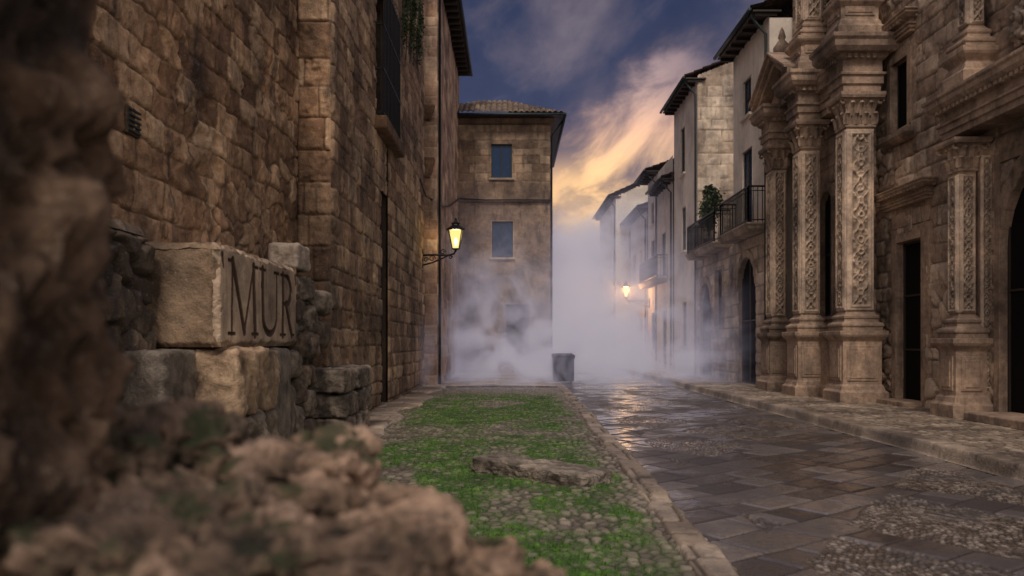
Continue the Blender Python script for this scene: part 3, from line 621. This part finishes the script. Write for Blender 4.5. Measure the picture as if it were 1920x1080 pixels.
# ---------------------------------------------------------------- rubble wall behind / under
rw=thing('ruined_rubble_wall',(-3,9,0),'low ruined wall of dark rubble stones against the house','wall')
panel('wall_face',Fr((-3.1,5.0,0),FX),7.3,2.28,.018,st_rubble(2.6,3.4,103,depth=.07,off=.05,rough=.05,warp=.9),'rubble',rw,holes=[(1.75,4.35,1.3,2.4)])
panel('wall_top',Fr((-3.34,5.0,2.28),(1,0,0),(0,1,0)),.26,7.3,.03,st_rubble(3.0,3.0,104,depth=.05,off=.05,rough=.04),'rubble',rw,holes=[(-1,1,1.75,4.35)])
def blk(name,c,half,mat,seed,label,cat='stone block',p=7,rough=.1,grp='loose stone blocks of the ruined wall',**k):
    k.setdefault('cavk',.6)
    o=rock(name,c,half,mat,None,p=p,rough=rough,seed=seed,**k); o['label']=label; o['category']=cat
    if grp: o['group']=grp
    return o
gl='rough grey stone block in the ruined wall base'
def W(u,v,Y): return ((u-960)/1500*Y,Y,1.4+(640-v)/1500*Y)
blk('stone_block',(-3.0,6.75,1.02),(.28,.5,.31),'slab',1,'dark squared stone block under the inscribed block',p=16,rough=.05)
blk('stone_block',(-2.64,7.5,1.03),(.3,.62,.31),'blockd',2,'pale rough-hewn stone block under the inscribed block',p=12,rough=.12)
blk('stone_block',(-2.70,8.6,.66),(.24,.34,.67),'slab',3,'tall upright dark stone pillar under the inscribed block',p=18,rough=.04)
blk('stone_block',(-2.66,9.14,.45),(.16,.18,.45),'grock',4,'narrow grey upright stone beside the pillar',p=8,rough=.12)
blk('stone_block',(-2.6,7.5,.35),(.3,.62,.4),'grock',5,gl,p=8,rough=.16)
blk('stone_block',(-2.95,6.7,.3),(.33,.5,.4),'grock',6,gl,p=6,rough=.15)
for i,(y,z,a,c_) in enumerate(((9.75,1.12,.22,.17),(9.9,.78,.2,.16),(9.6,.42,.24,.2),(10.4,.95,.2,.15),(10.35,.6,.22,.18),(10.2,.2,.28,.22),(9.5,.1,.2,.14),(10.5,1.35,.2,.17),(9.75,1.5,.2,.16),(10.2,1.8,.24,.16),(10.8,1.7,.22,.2),(9.8,2.05,.2,.17),(10.7,2.1,.28,.17),(11.4,1.5,.3,.2),(11.5,1.95,.28,.18))):
    blk('rubble_stone',(-2.78+.03*(i%3)-(.1 if z>1.4 else 0),y,z),(.2,a,c_),'rubble' if i%2 else 'grock',20+i,'small rounded grey stone in the ruined wall base','stone',p=4.5,rough=.2,grp='small rubble stones',sub=4)
for i,(y,z,a,c_) in enumerate(((11.3,.85,.36,.17),(12.3,.86,.5,.16),(11.5,.5,.5,.17),(12.45,.52,.42,.18),(11.45,.16,.42,.17),(12.3,.17,.36,.18))):
    blk('stone_block',(-2.58+.04*(i%2),y,z),(.3,a,c_),'slab' if i%2 else 'grock',40+i,'flat dark grey slab stacked beside the house wall',p=11,rough=.12)
blk('stone_block',(-2.93,10.55,2.5),(.2,.34,.17),'stoneH',50,'small pale brown stone block resting on the rubble wall',p=10,rough=.08,grp=None)
blk('fallen_slab',(.27,8.12,.09),(.77,.25,.08),'slab',61,'long weathered stone slab lying on the mossy cobbles','stone slab',p=12,rough=.15,grp=None,rz=math.atan2(-1.0,1.1),ry=.02,sub=6,freq=1.4,cavk=.6)
# ================================================================ FOREGROUND
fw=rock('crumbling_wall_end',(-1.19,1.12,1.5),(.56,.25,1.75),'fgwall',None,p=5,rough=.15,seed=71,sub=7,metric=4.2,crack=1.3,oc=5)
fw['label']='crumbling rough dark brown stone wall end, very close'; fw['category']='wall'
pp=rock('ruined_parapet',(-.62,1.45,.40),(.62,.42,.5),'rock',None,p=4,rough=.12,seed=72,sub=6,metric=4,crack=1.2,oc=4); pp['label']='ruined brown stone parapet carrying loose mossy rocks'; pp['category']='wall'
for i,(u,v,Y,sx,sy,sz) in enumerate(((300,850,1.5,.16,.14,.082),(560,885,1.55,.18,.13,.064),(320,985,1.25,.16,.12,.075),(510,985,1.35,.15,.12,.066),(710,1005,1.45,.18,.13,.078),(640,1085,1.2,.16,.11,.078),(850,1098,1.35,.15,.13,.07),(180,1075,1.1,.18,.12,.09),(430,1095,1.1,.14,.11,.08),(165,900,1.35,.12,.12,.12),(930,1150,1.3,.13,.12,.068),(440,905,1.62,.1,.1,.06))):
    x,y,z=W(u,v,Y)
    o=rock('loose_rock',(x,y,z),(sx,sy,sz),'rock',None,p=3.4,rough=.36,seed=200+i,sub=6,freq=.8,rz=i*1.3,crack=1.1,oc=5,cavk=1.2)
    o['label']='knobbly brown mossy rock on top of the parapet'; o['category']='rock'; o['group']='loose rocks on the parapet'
# ================================================================ GROUND
def struct(o): o['kind']='structure'; return o
b=MB(); b.box(Fr((-300,-60,-.08),(1,0,0),(0,1,0)),(0,600),(0,700),(-.02,0)); 
M['ground']=stone('dark_ground',[(.05,.04,.035),(.08,.065,.05),(.11,.09,.07),(.13,.1,.08)],(.04,.03,.02),rough=.6)
struct(b.obj('ground','ground'))
def ysp(y0,y1,k,mn): 
    r=[y0]
    while r[-1]<y1: r.append(r[-1]+max(mn,k*r[-1]*.9))
    return np.array(r)
def vergemat():
    m,k,b,o=newmat('mossy_cobbles'); P=k.n('ShaderNodeTexCoord').outputs['Object']
    at=lambda n:k.n('ShaderNodeAttribute',attribute_name=n).outputs['Fac']
    rn,mo,ms=at('rnd'),at('mor_cav'),at('moss'); n2=k.noise(P,30,4,.7); n1=k.noise(P,2.2,4,.65)
    c=k.ramp(k.m('ADD',k.m('MULTIPLY',rn,.6),k.m('MULTIPLY',n2,.4)),[(.1,(.07,.058,.045)),(.5,(.16,.133,.105)),(.9,(.32,.27,.215))])
    c=k.mix(k.m('MULTIPLY',mo,.85),c,(.025,.022,.015))
    g=k.ramp(k.m('ADD',k.m('MULTIPLY',n2,.5),k.m('MULTIPLY',n1,.5)),[(.38,(.008,.022,.003)),(.5,(.032,.09,.007)),(.63,(.10,.21,.018))])
    c=k.mix(k.m('MULTIPLY',ms,k.sm(n2,.3,.5,.7,1)),c,g); k.t.links.new(c,b.inputs['Base Color'])
    k.t.links.new(k.m('ADD',k.m('MULTIPLY',ms,.35),.4),b.inputs['Roughness'])
    bp=k.n('ShaderNodeBump',{'Height':n2,'Strength':.6,'Distance':.015}); k.t.links.new(bp.outputs[0],b.inputs['Normal']); return m
M['verge']=vergemat()
def mossf(X_,Y_,p):
    n=fbm(X_*.9,Y_*.55,o=5,seed=301)
    a=sst(-.34,.10,n+.12)
    a=a*(1-.85*np.exp(-((Y_-12.0)/.9)**2)*sst(-.3,.2,fbm(X_*1.2,Y_*1.5,o=3,seed=305)+.2))
    a=a*sst(1.2,.6,X_-.012*(Y_-5)+.5*fbm(X_*2,Y_*.8,o=3,seed=303))*sst(-2.3,-1.6,X_+.35*fbm(X_,Y_*1.4,o=3,seed=304))
    a=a*sst(23,18.5,Y_)
    return np.clip(a*(1.3-1.0*p*sst(-.25,.35,fbm(X_*5,Y_*5,o=3,seed=306)+.15)),0,1)
def verge(U,V):
    wob=.6*fbm(U*1.5,V*1.5,o=3,seed=310)
    F1,F2,rn=voro((U+.0)*11+wob,V*9+wob,311,.85); p=sst(.02,.35,F2-F1); ms=mossf(U,V,p)
    d=.03*p*(.4+.6*rn)+.014*ms+.025*fbm(U*.7,V*.7,o=2,seed=313)+.007*fbm(U*14,V*14,o=3,seed=7)
    return d,rn,1-p,{'moss':ms}
FG=Fr((0,0,0),(1,0,0),(0,1,0))
ys=ysp(3.2,24.5,.0028,.016)
struct(panel('mossy_verge',FG,0,0,1,verge,'verge',None,damp=0,us=np.linspace(-2.62,1.36,230),vs=ys))
def slabs(seed,ch,bw,dep=.012,edge=None):
    def f(U,V):
        p,rn,mo=ashlar(U,V,ch,bw,seed,.03,.03); d=dep*p+.012*rn+.008*fbm(U*4,V*4,o=3,seed=seed)
        if edge: d=d-.07*sst(.08,0,edge(U,V)-U)
        return d,rn,mo
    return f
M['pave']=stone('worn_paving',[(.16,.125,.1),(.26,.205,.165),(.35,.285,.23),(.43,.365,.3)],(.035,.03,.02),rough=.42,stain=.4)
pe=lambda U,V:-2.02+.22*np.sin(V*1.7)*np.sin(V*.63+1)+.08*fbm(V*2,U*0+1,o=3,seed=2)
struct(panel('house_pavement',Fr((0,0,.015),(1,0,0),(0,1,0)),0,0,1,slabs(320,(.5,.9),(.45,.9),.03,pe),'pave',None,damp=0,us=np.linspace(-3.4,-1.7,85),vs=ysp(9.5,26,.004,.03),cut=lambda u,v:u>pe(u,v)))
struct(panel('corner_pavement',Fr((0,0,.012),(1,0,0),(0,1,0)),0,0,1,slabs(321,(.5,.9),(.45,.9),.02),'pave',None,damp=0,us=np.linspace(-3.4,1.64,90),vs=np.linspace(24.2,34.6,150)))
def gut_(U,V):
    p,rn,mo=ashlar(U,V,(.3,.8),(.27,.28),330,.03,.04); e=np.minimum(U-1.34,1.6-U)+.05*fbm(V*2.5,U*2,o=3,seed=331)
    return (.025*p+.014*rn+.006*fbm(U*6,V*6,o=3,seed=4))*sst(-.01,.03,e)-.03*sst(.01,-.01,e),rn,np.maximum(mo,sst(.02,0,e)*.6)
struct(panel('gutter_stones',Fr((0,0,.014),(1,0,0),(0,1,0)),0,0,1,gut_,'kerb',None,damp=0,us=np.linspace(1.32,1.62,26),vs=ysp(3.2,34,.004,.02),skew=lambda U,V:np.clip(.0165*(V-19),-.5,.0)+.02*np.sin(V*.9)))
def roadmat():
    m,k,b,o=newmat('wet_paved_road'); P=k.n('ShaderNodeTexCoord').outputs['Object']
    at=lambda n:k.n('ShaderNodeAttribute',attribute_name=n).outputs['Fac']
    rn,mo,sl=at('rnd'),at('mor_cav'),at('slab'); n2=k.noise(P,24,4,.7); n1=k.noise(P,.8,5,.65)
    cp=k.ramp(rn,[(.0,(.07,.056,.05)),(.5,(.16,.13,.113)),(1,(.31,.26,.225))])
    cs=k.ramp(rn,[(.0,(.034,.028,.030)),(.4,(.075,.062,.062)),(1,(.18,.153,.147))])
    c=k.mix(sl,cp,cs); c=k.mix(k.m('MULTIPLY',k.sm(n2,.45,.7),.4),c,(.03,.024,.022))
    c=k.mix(k.m('MULTIPLY',k.sm(n1,.55,.4),.55),c,(.035,.027,.026))
    c=k.mix(k.m('MULTIPLY',mo,.85),c,(.016,.012,.01)); k.t.links.new(c,b.inputs['Base Color'])
    wet=k.sm(n1,.43,.55)
    r=k.m('ADD',k.m('MULTIPLY',wet,-.24),k.m('ADD',k.m('MULTIPLY',n2,.3),.28)); k.t.links.new(k.m('MAXIMUM',r,.15),b.inputs['Roughness'])
    b.inputs['Specular IOR Level'].default_value=1.0
    k.t.links.new(k.m('MULTIPLY',wet,.6),b.inputs['Coat Weight']); b.inputs['Coat Roughness'].default_value=.2; b.inputs['Coat IOR'].default_value=1.45
    bp=k.n('ShaderNodeBump',{'Height':n2,'Strength':k.m('SUBTRACT',.4,k.m('MULTIPLY',wet,.25)),'Distance':.012}); k.t.links.new(bp.outputs[0],b.inputs['Normal']); return m
M['road']=roadmat()
def road(U,V):
    wx=.12*fbm(U*1.2,V*1.2,o=2,seed=350)
    a=(U*.8+V*.55+wx)/1.7; c=(U*.8-V*.55+wx)/1.7
    fa=a-np.floor(a); fc=c-np.floor(c)
    band=np.maximum(sst(.24,.22,fa),sst(.24,.22,fc))
    cell=h2(np.floor(a),np.floor(c),5)
    full=(cell<.22)*1.0
    edge=sst(.33,.30,np.minimum(U-1.55,5.1-U))
    sl=np.maximum(np.maximum(band,full),edge)
    q,rs,ms=ashlar(U*.8+V*.6,V*.8-U*.6,(.34,.46),(.35,.8),340,.03,.03)
    w=.12*np.sin(V*5+cell*9); F1,F2,rp=voro((U+w)*21,(V+.10*np.sin(U*6+cell*7))*14,341,.55); pp_=sst(.02,.4,F2-F1)
    d=sl*(.012*q+.009*rs+.003)+(1-sl)*(.016*pp_*(.5+.5*rp))+.03*fbm(U*.5,V*.5,o=2,seed=343)+.004*fbm(U*7,V*7,o=3,seed=344)
    return d,sl*rs+(1-sl)*rp,sl*ms*.9+(1-sl)*(1-pp_),{'slab':sl}
rdo=panel('road',Fr((0,0,-.02),(1,0,0),(0,1,0)),0,0,1,road,'road',None,damp=0,us=np.linspace(1.05,5.12,300),vs=ysp(3.2,62,.0028,.015),cut=lambda u,v:(u<1.37+np.clip(.0165*(v-19),-.5,0)));struct(rdo)
struct(panel('kerb',Fr((0,0,.0),(1,0,0),(0,1,0)),0,0,1,lambda U,V:((lambda p,rn,mo:(.14*sst(5.08,5.12,U+.015*fbm(V*1.5,U,o=3,seed=9))+.02*p*sst(5.1,5.14,U)+.01*rn,rn,mo*sst(5.09,5.11,U)))(*ashlar(U,V,(.5,1.2),(.9,1.0),350,.0,.04))),'kerb',None,damp=0,us=np.linspace(5.05,5.36,40),vs=ysp(3.2,62,.006,.03)))
struct(panel('right_pavement',Fr((0,0,.115),(1,0,0),(0,1,0)),0,0,1,lambda U,V:(lambda F:(.02*sst(.02,.3,F[1]-F[0]),F[2],1-sst(.02,.3,F[1]-F[0])))(voro(U*7+.3*fbm(U,V,seed=3),V*6,360,.7)),'pave',None,damp=0,us=np.linspace(5.35,8.3,150),vs=ysp(3.2,62,.005,.03)))
R=np.random.default_rng(5); n=150000
gy=3.3+19*R.random(n)**1.5; gx=-2.5+3.9*R.random(n)
wob=.6*fbm(gx*1.5,gy*1.5,o=3,seed=310)
F1,F2,rn=voro(gx*11+wob,gy*9+wob,311,.85); pz=sst(.02,.35,F2-F1); ms=mossf(gx,gy,pz)
kp=(R.random(n)<ms**1.5*(1.1-.7*pz)); gx,gy,pz,ms=gx[kp],gy[kp],pz[kp],ms[kp]; n=len(gx)
gz=.028*pz*.7+.012*ms+.025*fbm(gx*.7,gy*.7,o=2,seed=313)
hgt=(.010+.022*R.random(n))*(.6+.5*ms); an=R.random(n)*6.28; wv=.003+.003*R.random(n); lx,ly=(R.random(n)-.5)*.025,(R.random(n)-.5)*.025
A=np.stack([gx-np.cos(an)*wv,gy-np.sin(an)*wv,gz-.004],1);B_=np.stack([gx+np.cos(an)*wv,gy+np.sin(an)*wv,gz-.004],1);C_=np.stack([gx+lx,gy+ly,gz+hgt],1)
V3=np.stack([A,B_,C_],1).reshape(-1,3); go=meshobj('grass',V3,np.arange(n*3).reshape(-1,3),'grass',None,False,{'rnd':np.repeat(R.random(n),3)*np.tile([.4,.4,1],n)})
go['kind']='stuff'; go['label']='short bright green grass and moss between cobbles'
# ================================================================ PLANTS
def leafcloud(name,cs,nl,ls,seed=0,parent=None):
    R=np.random.default_rng(seed); Vs=[];Rn=[]
    for (c,r) in cs:
        c=np.array(c);r=np.array(r); d=R.normal(size=(nl,3)); d/=np.linalg.norm(d,axis=1)[:,None]; q=c+d*r*(R.random((nl,1))**.45)*(1+.25*R.normal(size=(nl,1)))
        a=R.normal(size=(nl,3));a/=np.linalg.norm(a,axis=1)[:,None]; b=np.cross(a,R.normal(size=(nl,3)));b/=np.linalg.norm(b,axis=1)[:,None]
        s=ls*(.6+.8*R.random((nl,1))); Vs.append(np.stack([q-a*s,q+b*s*.45,q+a*s,q-b*s*.45],1).reshape(-1,3)); Rn.append(np.repeat(R.random(nl),4))
    V_=np.concatenate(Vs); return meshobj(name,V_,np.arange(len(V_)).reshape(-1,4),'leaf',parent,False,{'rnd':np.concatenate(Rn)})
iv=thing('climbing_ivy',(-2.6,20,9),'dark ivy hanging over the top of the stone wall','plant')
leafcloud('foliage',[((-2.66,19.7+i*.5,9.3+.75*(i%3)+.1*i),(.10,.4,.6)) for i in range(8)],450,.045,parent=iv,seed=3)
s=MB()
for i in range(5): s.tube([(-2.68,19.4+i*.8,8.3+.2*i),(-2.66,19.6+i*.7,9.5),(-2.68,19.5+i*.85,11)],.015,5)
s.obj('stem','wood',iv)
pl=thing('potted_shrub',(6.75,27.6,4.6),'dark green shrub in a pot on the balcony','plant')
leafcloud('foliage',[((6.78,27.6,5.6),(.3,.45,.4)),((6.85,27.2,6.1),(.3,.4,.4)),((6.8,28.0,6.0),(.25,.35,.35)),((6.8,27.5,6.5),(.2,.3,.25))],700,.06,parent=pl,seed=4)
s=MB(); s.round(6.78,27.6,[(4.61,.12),(4.85,.17),(4.9,.19),(4.94,.19)],14); s.obj('pot','tile',pl,smooth=True)
s=MB(); s.tube([(6.78,27.6,4.9),(6.8,27.55,5.4),(6.82,27.5,6.1)],[.03,.025,.01]); s.obj('stem','wood',pl)
tp=thing('rooftop_bush',(7.5,18.2,9),'dark shrub growing high on the church ledge','plant')
leafcloud('foliage',[((7.3,18.1,9.9),(.25,.4,.7)),((7.4,18.3,9.0),(.2,.35,.5))],900,.05,parent=tp,seed=6)
s=MB(); s.tube([(7.45,18.2,8.0),(7.4,18.2,9),(7.35,18.15,10)],[.03,.02,.01]); s.obj('stem','wood',tp)
# ================================================================ MIST
m=bpy.data.materials.new('street_mist'); m.use_nodes=True; t=m.node_tree; t.nodes.clear(); k=N(t)
P=k.n('ShaderNodeTexCoord').outputs['Object']; sp=k.n('ShaderNodeSeparateXYZ',{0:P}); x,y,z=sp.outputs
yr=k.sm(y,21.5,27.5)
far=k.sm(y,34.0,43.0)
hz=k.m('ADD',k.m('ADD',1.65,k.m('MULTIPLY',far,1.7)),k.m('MULTIPLY',k.m('MAXIMUM',k.m('SUBTRACT',y,22.0),0.0),.10))
zz=k.m('DIVIDE',z,hz); ez=k.m('EXPONENT',k.m('MULTIPLY',k.m('MULTIPLY',zz,zz),-.6))
nz=k.noise(k.n('ShaderNodeVectorMath',{0:P,1:(1.0,.3,1.1)},operation='MULTIPLY').outputs[0],.62,4,.62,.9); nr=k.sm(nz,.40,.60)
den=k.m('MULTIPLY',k.m('MULTIPLY',yr,ez),k.m('ADD',k.m('MULTIPLY',nr,1.35),k.m('ADD',.03,k.m('MULTIPLY',far,.12))))
dsc=k.m('MULTIPLY',den,.3)
vs=k.n('ShaderNodeVolumeScatter',{'Color':(.9,.87,1,1),'Density':dsc,'Anisotropy':.1})
em=k.n('ShaderNodeEmission',{'Color':(.62,.56,.80,1),'Strength':k.m('MULTIPLY',den,.08)})  # mist given its own violet glow in place of scattered sky light
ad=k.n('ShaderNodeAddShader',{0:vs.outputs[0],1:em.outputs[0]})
k.n('ShaderNodeOutputMaterial',{'Volume':ad.outputs[0]})
try: m.cycles.volume_step_rate=4.0
except Exception: pass
b=MB(); b.box(Fr((-2.9,21.3,-.05),(1,0,0),(0,1,0)),(0,11.0),(0,37),(0,9)); M['mist']=m; mo=b.obj('mist','mist'); mo['kind']='stuff'; mo['label']='purple-grey mist drifting along the street'
# ================================================================ WORLD
w=bpy.data.worlds.new('World'); SC.world=w; w.use_nodes=True; t=w.node_tree; t.nodes.clear(); k=N(t)
D=k.n('ShaderNodeTexCoord').outputs['Generated']; sp=k.n('ShaderNodeSeparateXYZ',{0:D}); x,y,z=sp.outputs
th=math.radians(34); cs_,sn=math.cos(th),math.sin(th)
a=k.m('ADD',k.m('MULTIPLY',x,cs_),k.m('MULTIPLY',z,sn)); bb=k.m('SUBTRACT',k.m('MULTIPLY',z,cs_),k.m('MULTIPLY',x,sn))
cv=k.n('ShaderNodeCombineXYZ',{0:k.m('MULTIPLY',a,2.6),1:y,2:k.m('MULTIPLY',bb,4.4)}).outputs[0]
n1=k.noise(cv,3.0,8,.6,.3); n2=k.noise(D,3.0,8,.55,.15)
cl=k.m('ADD',k.m('MULTIPLY',n1,.3),k.m('MULTIPLY',n2,.7))
col=k.ramp(cl,[(.40,(.010,.020,.060)),(.47,(.022,.032,.078)),(.54,(.085,.075,.115)),(.64,(.2,.16,.185))])
lav=k.m('EXPONENT',k.m('MULTIPLY',k.m('MAXIMUM',z,0.0),-8.0))
col=k.mix(k.m('MULTIPLY',lav,.92),col,(.26,.24,.40))
bs=k.m('ADD',k.m('SUBTRACT',bb,.122),k.m('MULTIPLY',k.m('SUBTRACT',n1,.5),.18))
g1=k.m('EXPONENT',k.m('MULTIPLY',k.m('POWER',k.m('ABSOLUTE',k.m('DIVIDE',bs,.034)),2.0),-1.0))
fr=k.m('MULTIPLY',k.sm(y,.6,.9),k.m('MULTIPLY',k.sm(x,-.1,.02),k.sm(x,.27,.15)))
g1=k.m('MULTIPLY',g1,fr); g1=k.m('MULTIPLY',g1,k.sm(n2,.34,.52,.65,1.0))
gd=k.m('ADD',k.m('POWER',k.m('DIVIDE',k.m('SUBTRACT',x,.075),.08),2.0),k.m('POWER',k.m('DIVIDE',k.m('SUBTRACT',z,.172),.042),2.0))
g2=k.m('MULTIPLY',k.m('EXPONENT',k.m('MULTIPLY',gd,-1.0)),k.m('MULTIPLY',k.sm(y,.5,.8),k.sm(n1,.42,.53,.45,1.0)))
gg=k.m('MAXIMUM',g1,g2)
oc=k.ramp(k.sm(z,.12,.33),[(0,(1.0,.6,.22)),(.35,(1.0,.62,.3)),(.7,(.8,.48,.32)),(1,(.42,.3,.3))])
oc=k.mix(1.0,oc,(1.35,1.3,1.25),'MULTIPLY')
col=k.mix(k.m('MULTIPLY',gg,.97),col,oc)
bk=k.sm(y,.35,-.45)  # unseen sky behind the camera made bright and warm to fill the facades
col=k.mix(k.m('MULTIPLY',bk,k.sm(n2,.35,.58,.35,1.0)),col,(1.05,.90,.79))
up=k.m('MULTIPLY',k.sm(z,.6,.9),.6); col=k.mix(up,col,(.36,.37,.48))
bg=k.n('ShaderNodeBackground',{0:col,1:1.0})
sky=k.n('ShaderNodeTexSky',sky_type='NISHITA',sun_disc=False,sun_elevation=math.radians(48),sun_rotation=math.radians(185))
bg2=k.n('ShaderNodeBackground',{0:sky.outputs[0],1:.004})
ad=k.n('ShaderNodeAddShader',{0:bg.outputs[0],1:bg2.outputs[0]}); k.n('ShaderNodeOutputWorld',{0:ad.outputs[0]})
s=bpy.data.lights.new('fill_sun','SUN'); s.energy=1.9; s.angle=math.radians(12); s.color=(1,.87,.74)  # added key light from behind the camera; the sunset lies ahead
so=link(bpy.data.objects.new('fill_sun',s)); so.rotation_euler=Vector((-.06,-.62,.78)).to_track_quat('Z','Y').to_euler()
c=bpy.data.cameras.new('camera'); c.lens=28.125; c.shift_y=100/1920; c.clip_end=1500; c.clip_start=.05
c.dof.use_dof=True; c.dof.focus_distance=11; c.dof.aperture_fstop=1.9
co=link(bpy.data.objects.new('camera',c)); co.location=(0,0,1.4); co.rotation_euler=(math.pi/2,0,0); SC.camera=co
for o in SC.objects:
    if '_L' in o: del o['_L']
SC.view_settings.view_transform='Standard'
